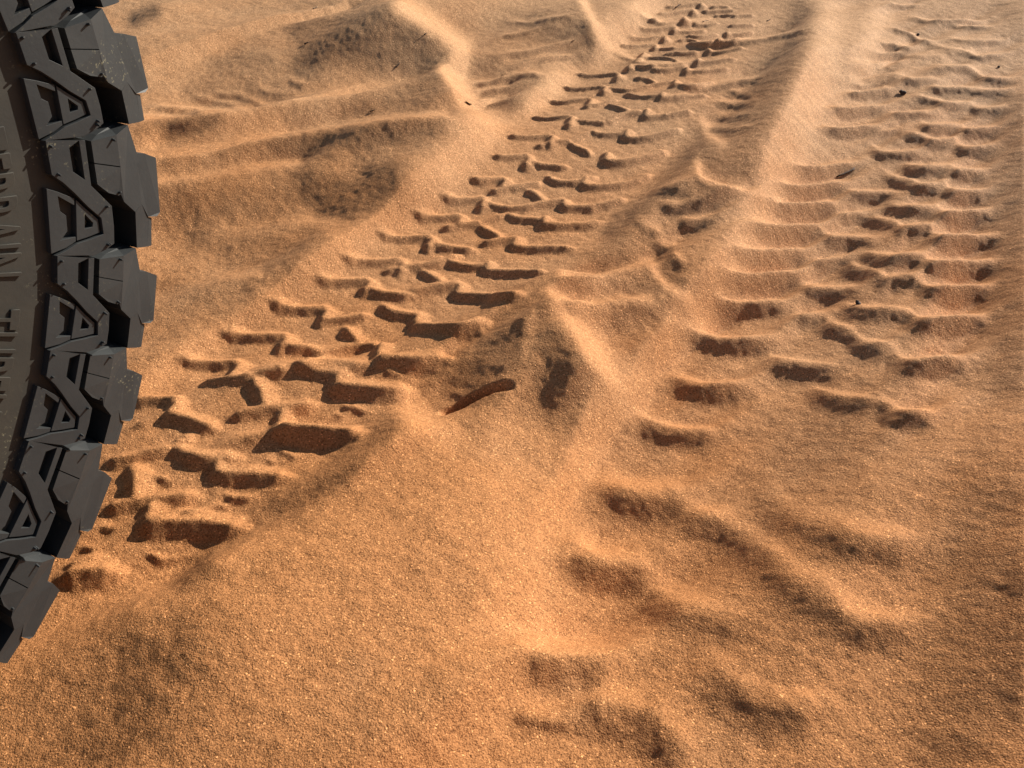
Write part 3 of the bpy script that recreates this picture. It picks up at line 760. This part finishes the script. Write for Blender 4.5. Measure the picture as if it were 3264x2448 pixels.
def lug(bm, u, mirror=False):
    f = lambda pts, depth, flare=.001: prism(bm, pts, u, depth, flare, mirror)
    # inner shoulder facet, cut across by a thin sipe
    f([(565, 158, -.0030), (750, 131, -.0052), (742, 322, -.0060), (562, 290, -.0034)], .03)
    f([(561, 297, -.0034), (741, 329, -.0060), (715, 492, -.0068), (700, 500, -.0068), (630, 480, -.0050), (560, 422, -.0034)], .03)
    # outer shoulder facet turning towards the tread
    f([(750, 131, -.0052), (840, 75, -.0110), (872, 250, -.0118), (862, 330, -.0114), (852, 560, -.0118), (800, 608, -.0100), (730, 540, -.0070), (715, 492, -.0068), (742, 325, -.0060)], .03)
    # sloping upper wall of the block
    f([(566, 157, -.0033), (750, 130, -.0055), (838, 76, -.0113), (792, 58, -.0230), (722, 60, -.0190), (610, 118, -.0085)], .008)
    # bridge running down behind the groove
    f([(800, 610, -.0100), (852, 560, -.0118), (888, 640, -.0150), (852, 828, -.0150), (776, 832, -.0120)], .03)
    # tread lug: shoulder face then over the edge towards the middle of the tread
    for pts, ext in (([(872, 250, -.0118), (925, 252, -.0130), (1000, 282, -.0165), (975, 618, -.0165), (950, 642, -.0150), (886, 642, -.0140), (852, 560, -.0118), (862, 330, -.0114)], (2, 3, 4)),
                     ([(888, 645, -.0150), (908, 650, -.0165), (882, 822, -.0165), (852, 828, -.0150)], (1, 2))):
        rt = [unit_pt(x, y, n, u) + (n,) for x, y, n in pts]
        fl = (lambda n: W2 - n) if mirror else (lambda n: n)
        top = [bm.verts.new(loc(t, r, fl(n))) for t, r, n in rt]; k = len(top)
        deep = -.078 if len(ext) == 3 else -.062
        bot = [bm.verts.new(loc(t, (r if i in ext else .372) - (.0015 if i in ext else 0), fl(deep))) for i, (t, r, n) in enumerate(rt)]
        bm.faces.new(top); bm.faces.new(bot[::-1])
        for i in range(k): bm.faces.new((top[i], top[(i + 1) % k], bot[(i + 1) % k], bot[i]))


for u in units:
    lug(lug_bm, u)
    lug(lug_bm, (u[0] + u[1] * .5, u[1]), True)
    t0, pt = u                                        # two zigzag rows in the middle of the tread
    for n0, ph in ((-.100, .15), (-.137, .6)):
        t1 = t0 - ph * pt
        sh = [(t1, n0 + .015), (t1 - .30 * pt, n0 + .017), (t1 - .42 * pt, n0 + .006), (t1 - .74 * pt, n0 + .004), (t1 - .80 * pt, n0 - .013), (t1 - .48 * pt, n0 - .016), (t1 - .34 * pt, n0 - .006), (t1 - .04 * pt, n0 - .004)]
        hi = [lug_bm.verts.new(loc(t, WR - .001, n)) for t, n in sh]; lo = [lug_bm.verts.new(loc(t, .378, n)) for t, n in sh]
        lug_bm.faces.new(hi); lug_bm.faces.new(lo[::-1])
        for i in range(8): lug_bm.faces.new((hi[i], hi[(i + 1) % 8], lo[(i + 1) % 8], lo[i]))
part('tread', lug_bm, M_TREAD, wheel, bevel=.0008)

# little moulding spews (rubber hairs)
for u in units:
    for x, y, n in ((272, 172, .0006), (290, 345, .0006), (600, 565, .0006), (570, 802, .0006), (718, 158, -.0048), (700, 480, -.0068), (635, 42, .0006)):
        t, r = unit_pt(x, y, n, u); j = random.uniform(.7, 1.2)
        pip_bm = ring_bm; M = Matrix.Translation(loc(t, r, n + .0008)) @ Matrix.Rotation(random.uniform(-.3, .3), 4, 'X')
        bmesh.ops.create_cone(pip_bm, cap_ends=True, segments=6, radius1=.0010, radius2=.0006, depth=.0034 * j, matrix=M)
for t_, r_ in ((-.62, .292), (-.20, .293), (-.05, .290), (1.2, .29), (2.4, .29), (3.5, .292), (4.6, .29)):
    bmesh.ops.create_cone(ring_bm, cap_ends=True, segments=6, radius1=.0011, radius2=.0007, depth=.005, matrix=Matrix.Translation(loc(t_, r_, -.0026)))
part('sidewall_pattern', ring_bm, M_TREAD, wheel, bevel=.0007)

# raised lettering on the sidewall, tops of the letters outwards
fc = bpy.data.curves.new('sidewall_lettering', 'FONT'); fc.body = 'ALL TERRAIN   TUBELESS'; fc.size = .052; fc.extrude = .0011; fc.bevel_depth = .0003
fc.space_character = 1.02; fc.align_x = 'LEFT'
fo = bpy.data.objects.new('tmp', fc); col.objects.link(fo)
dg = bpy.context.evaluated_depsgraph_get(); tm = bpy.data.meshes.new_from_object(fo.evaluated_get(dg)); tm.name = 'sidewall_lettering'
col.objects.unlink(fo); bpy.data.objects.remove(fo)
bmt = bmesh.new(); bmt.from_mesh(tm)
bmesh.ops.subdivide_edges(bmt, edges=[e for e in bmt.edges if e.calc_length() > .006], cuts=3)
R_BASE, SQ = .2680, .36
TH_START = R(-2.0)
for v in bmt.verts:
    r_ = R_BASE + v.co.y; t_ = TH_START - v.co.x * SQ / .286
    v.co = loc(t_, r_, -.0036 + v.co.z)
bmt.to_mesh(tm); bmt.free(); tm.materials.append(M_SIDE)
lo_ = bpy.data.objects.new('sidewall_lettering', tm); col.objects.link(lo_); lo_.parent = wheel

# steel rim inside
rp = [(.208, -.030), (.213, -.022), (.205, -.026), (.196, -.045), (.190, -.075), (.150, -.085), (.130, -.060), (.085, -.055), (.078, -.075), (.045, -.078), (.042, -.06), (.0, -.06)]
rb = lathe(rp, 96); bmesh.ops.remove_doubles(rb, verts=rb.verts[:], dist=1e-5)
part('rim', rb, M_RIM, wheel, smooth=True, bevel=.001)


# ================================================================== BITS LYING ON THE SAND
def tube(bm, pts, radii, sides=7, wob=.12):
    rows = []
    for i, p in enumerate(pts):
        p = Vector(p); d = (Vector(pts[min(i + 1, len(pts) - 1)]) - Vector(pts[max(i - 1, 0)])).normalized()
        s = d.cross(Vector((0, 0, 1))); s = s.normalized() if s.length > 1e-4 else Vector((1, 0, 0)); t = s.cross(d)
        rows.append([bm.verts.new(p + (s * math.cos(2 * math.pi * k / sides) + t * math.sin(2 * math.pi * k / sides)) * radii[i] * (1 + random.uniform(-wob, wob))) for k in range(sides)])
    for a, b in zip(rows, rows[1:]):
        for k in range(sides): bm.faces.new((a[k], a[(k + 1) % sides], b[(k + 1) % sides], b[k]))
    bm.faces.new(rows[0][::-1]); bm.faces.new(rows[-1])


def lying(name, bm, mat, label, cat, group=None):
    m = bpy.data.meshes.new(name); bmesh.ops.recalc_face_normals(bm, faces=bm.faces[:])
    c = sum((v.co for v in bm.verts), Vector()) / len(bm.verts)
    bmesh.ops.translate(bm, verts=bm.verts, vec=-c); bm.to_mesh(m); bm.free(); m.shade_smooth(); m.materials.append(mat)
    ob = bpy.data.objects.new(name, m); ob.location = c; col.objects.link(ob); return tag(ob, label, cat, group)


def on_sand(px, py):
    z = .03
    for _ in range(12):
        p = at_z(px, py, z); z = .5 * z + .5 * fine_at(p[0], p[1])
    return Vector((p[0], p[1], z))


def twig(a, b, rad, label, group='dry twigs scattered on the sand', bend=.06, split=False, mat=None):
    A_, B_ = on_sand(*a), on_sand(*b); bm = bmesh.new(); n = 7; L = (B_ - A_).length
    side_ = (B_ - A_).cross(Vector((0, 0, 1))).normalized()
    for off in ((0,) if not split else (-.5, .5)):  # the second strand is the twig's shadow built as a solid shape
        pts, rad_ = [], []
        for k in range(n):
            f = k / (n - 1); p = A_.lerp(B_, f); p = p + side_ * (math.sin(math.pi * f) * bend * L + off * .045 * L * f)
            p.z = max(fine_at(p.x, p.y) + rad * .7, A_.z * (1 - f) + B_.z * f + rad * .7); pts.append(p); rad_.append(rad * (1 - .55 * f if not off else 1 - .3 * f))
        tube(bm, pts, rad_)
        if not split:
            m_ = pts[4]; tube(bm, [m_, m_ + side_ * L * .10 + (B_ - A_) * .08 + Vector((0, 0, rad))], [rad * .6, rad * .3], 5)
    return lying('twig', bm, mat or M_TWIG, label, 'twig', group)


twig((2668, 563), (2724, 539), .0011, 'dark twig, its shadow modelled as a second strand, lying across a shaded lug print of the right rut', split=True, bend=.02)
twig((2153, 25), (2170, 15), .0013, 'short dark twig on a lug print by the top edge of the left rut')
twig((2241, 70), (2250, 64), .0010, 'tiny dark twig amid the far prints of the left rut')
twig((1823, 134), (1831, 130), .0010, 'tiny dark twig on the shaded drift left of the far rut')
twig((1179, 356), (1196, 351), .0010, 'thin brown twig on the long pale ridge of the left drift')
twig((970, 142), (984, 136), .0014, 'stubby twig on the dark hollowed face of the left drift')
twig((1262, 214), (1274, 205), .0011, 'small twig below the sharp nose of the left drift')
twig((1352, 112), (1360, 108), .0012, 'small twig high on the dark drift beside its bright crest')
twig((2444, 68), (2455, 62), .0011, 'small twig on the shaded flank of the middle bank')
twig((998, 29), (1012, 24), .0014, 'pale straw bit on the crest of the left drift', 'straw bits on the sand', mat=M_STRAW)

# curled seed husk on the bright gully
A_, B_ = on_sand(1483, 331), on_sand(1505, 340); L = (B_ - A_).length; d = (B_ - A_).normalized(); s_ = d.cross(Vector((0, 0, 1))).normalized()
bm = bmesh.new(); rows = []
for i in range(13):
    f = i / 12; w_ = math.sin(math.pi * f) ** .7 * L * .17 + 1e-4; c = A_.lerp(B_, f) + Vector((0, 0, .0015 + .10 * L * (2 * f - 1) ** 2)); c.z += .001
    rows.append([bm.verts.new(c + s_ * (w_ * math.cos(q)) + Vector((0, 0, w_ * (.25 - .8 * math.sin(q))))) for q in np.linspace(0, math.pi, 9)])
for a, b in zip(rows, rows[1:]):
    for k in range(8): bm.faces.new((a[k], a[k + 1], b[k + 1], b[k]))
bmesh.ops.solidify(bm, geom=bm.faces[:], thickness=.0008)
lying('seed_husk', bm, M_HUSK, 'curled dark brown seed husk on the bright sand gully', 'husk')


def clod(px, py, size, label, group, name='pebble', lumps=1):
    p = on_sand(px, py); bm = bmesh.new()
    for k in range(lumps):
        r_ = bmesh.ops.create_icosphere(bm, subdivisions=2, radius=size * (.75 if k else 1), matrix=Matrix.Translation(p + Vector((random.uniform(-1, 1) * size * 1.1 * (k > 0), random.uniform(-1, 1) * size * .8 * (k > 0), size * (.35 + .5 * (k > 0))))))
        for v in r_['verts']: v.co += Vector((random.uniform(-1, 1), random.uniform(-1, 1), random.uniform(-1, 1))) * size * .16
    return lying(name, bm, M_STONE, label, 'pebble', group)


clod(2877, 301, .0040, 'dark lumpy clod in the prints of the right rut', 'dark pebbles on the sand', 'clod', 4)
clod(2735, 970, .0027, 'small dark pebble on a wavy ridge of the right rut', 'dark pebbles on the sand', lumps=2)
clod(2926, 111, .0028, 'tiny dark pebble far up the right rut', 'dark pebbles on the sand')
clod(3183, 215, .0022, 'tiny dark pebble by the right edge of the right rut', 'dark pebbles on the sand')
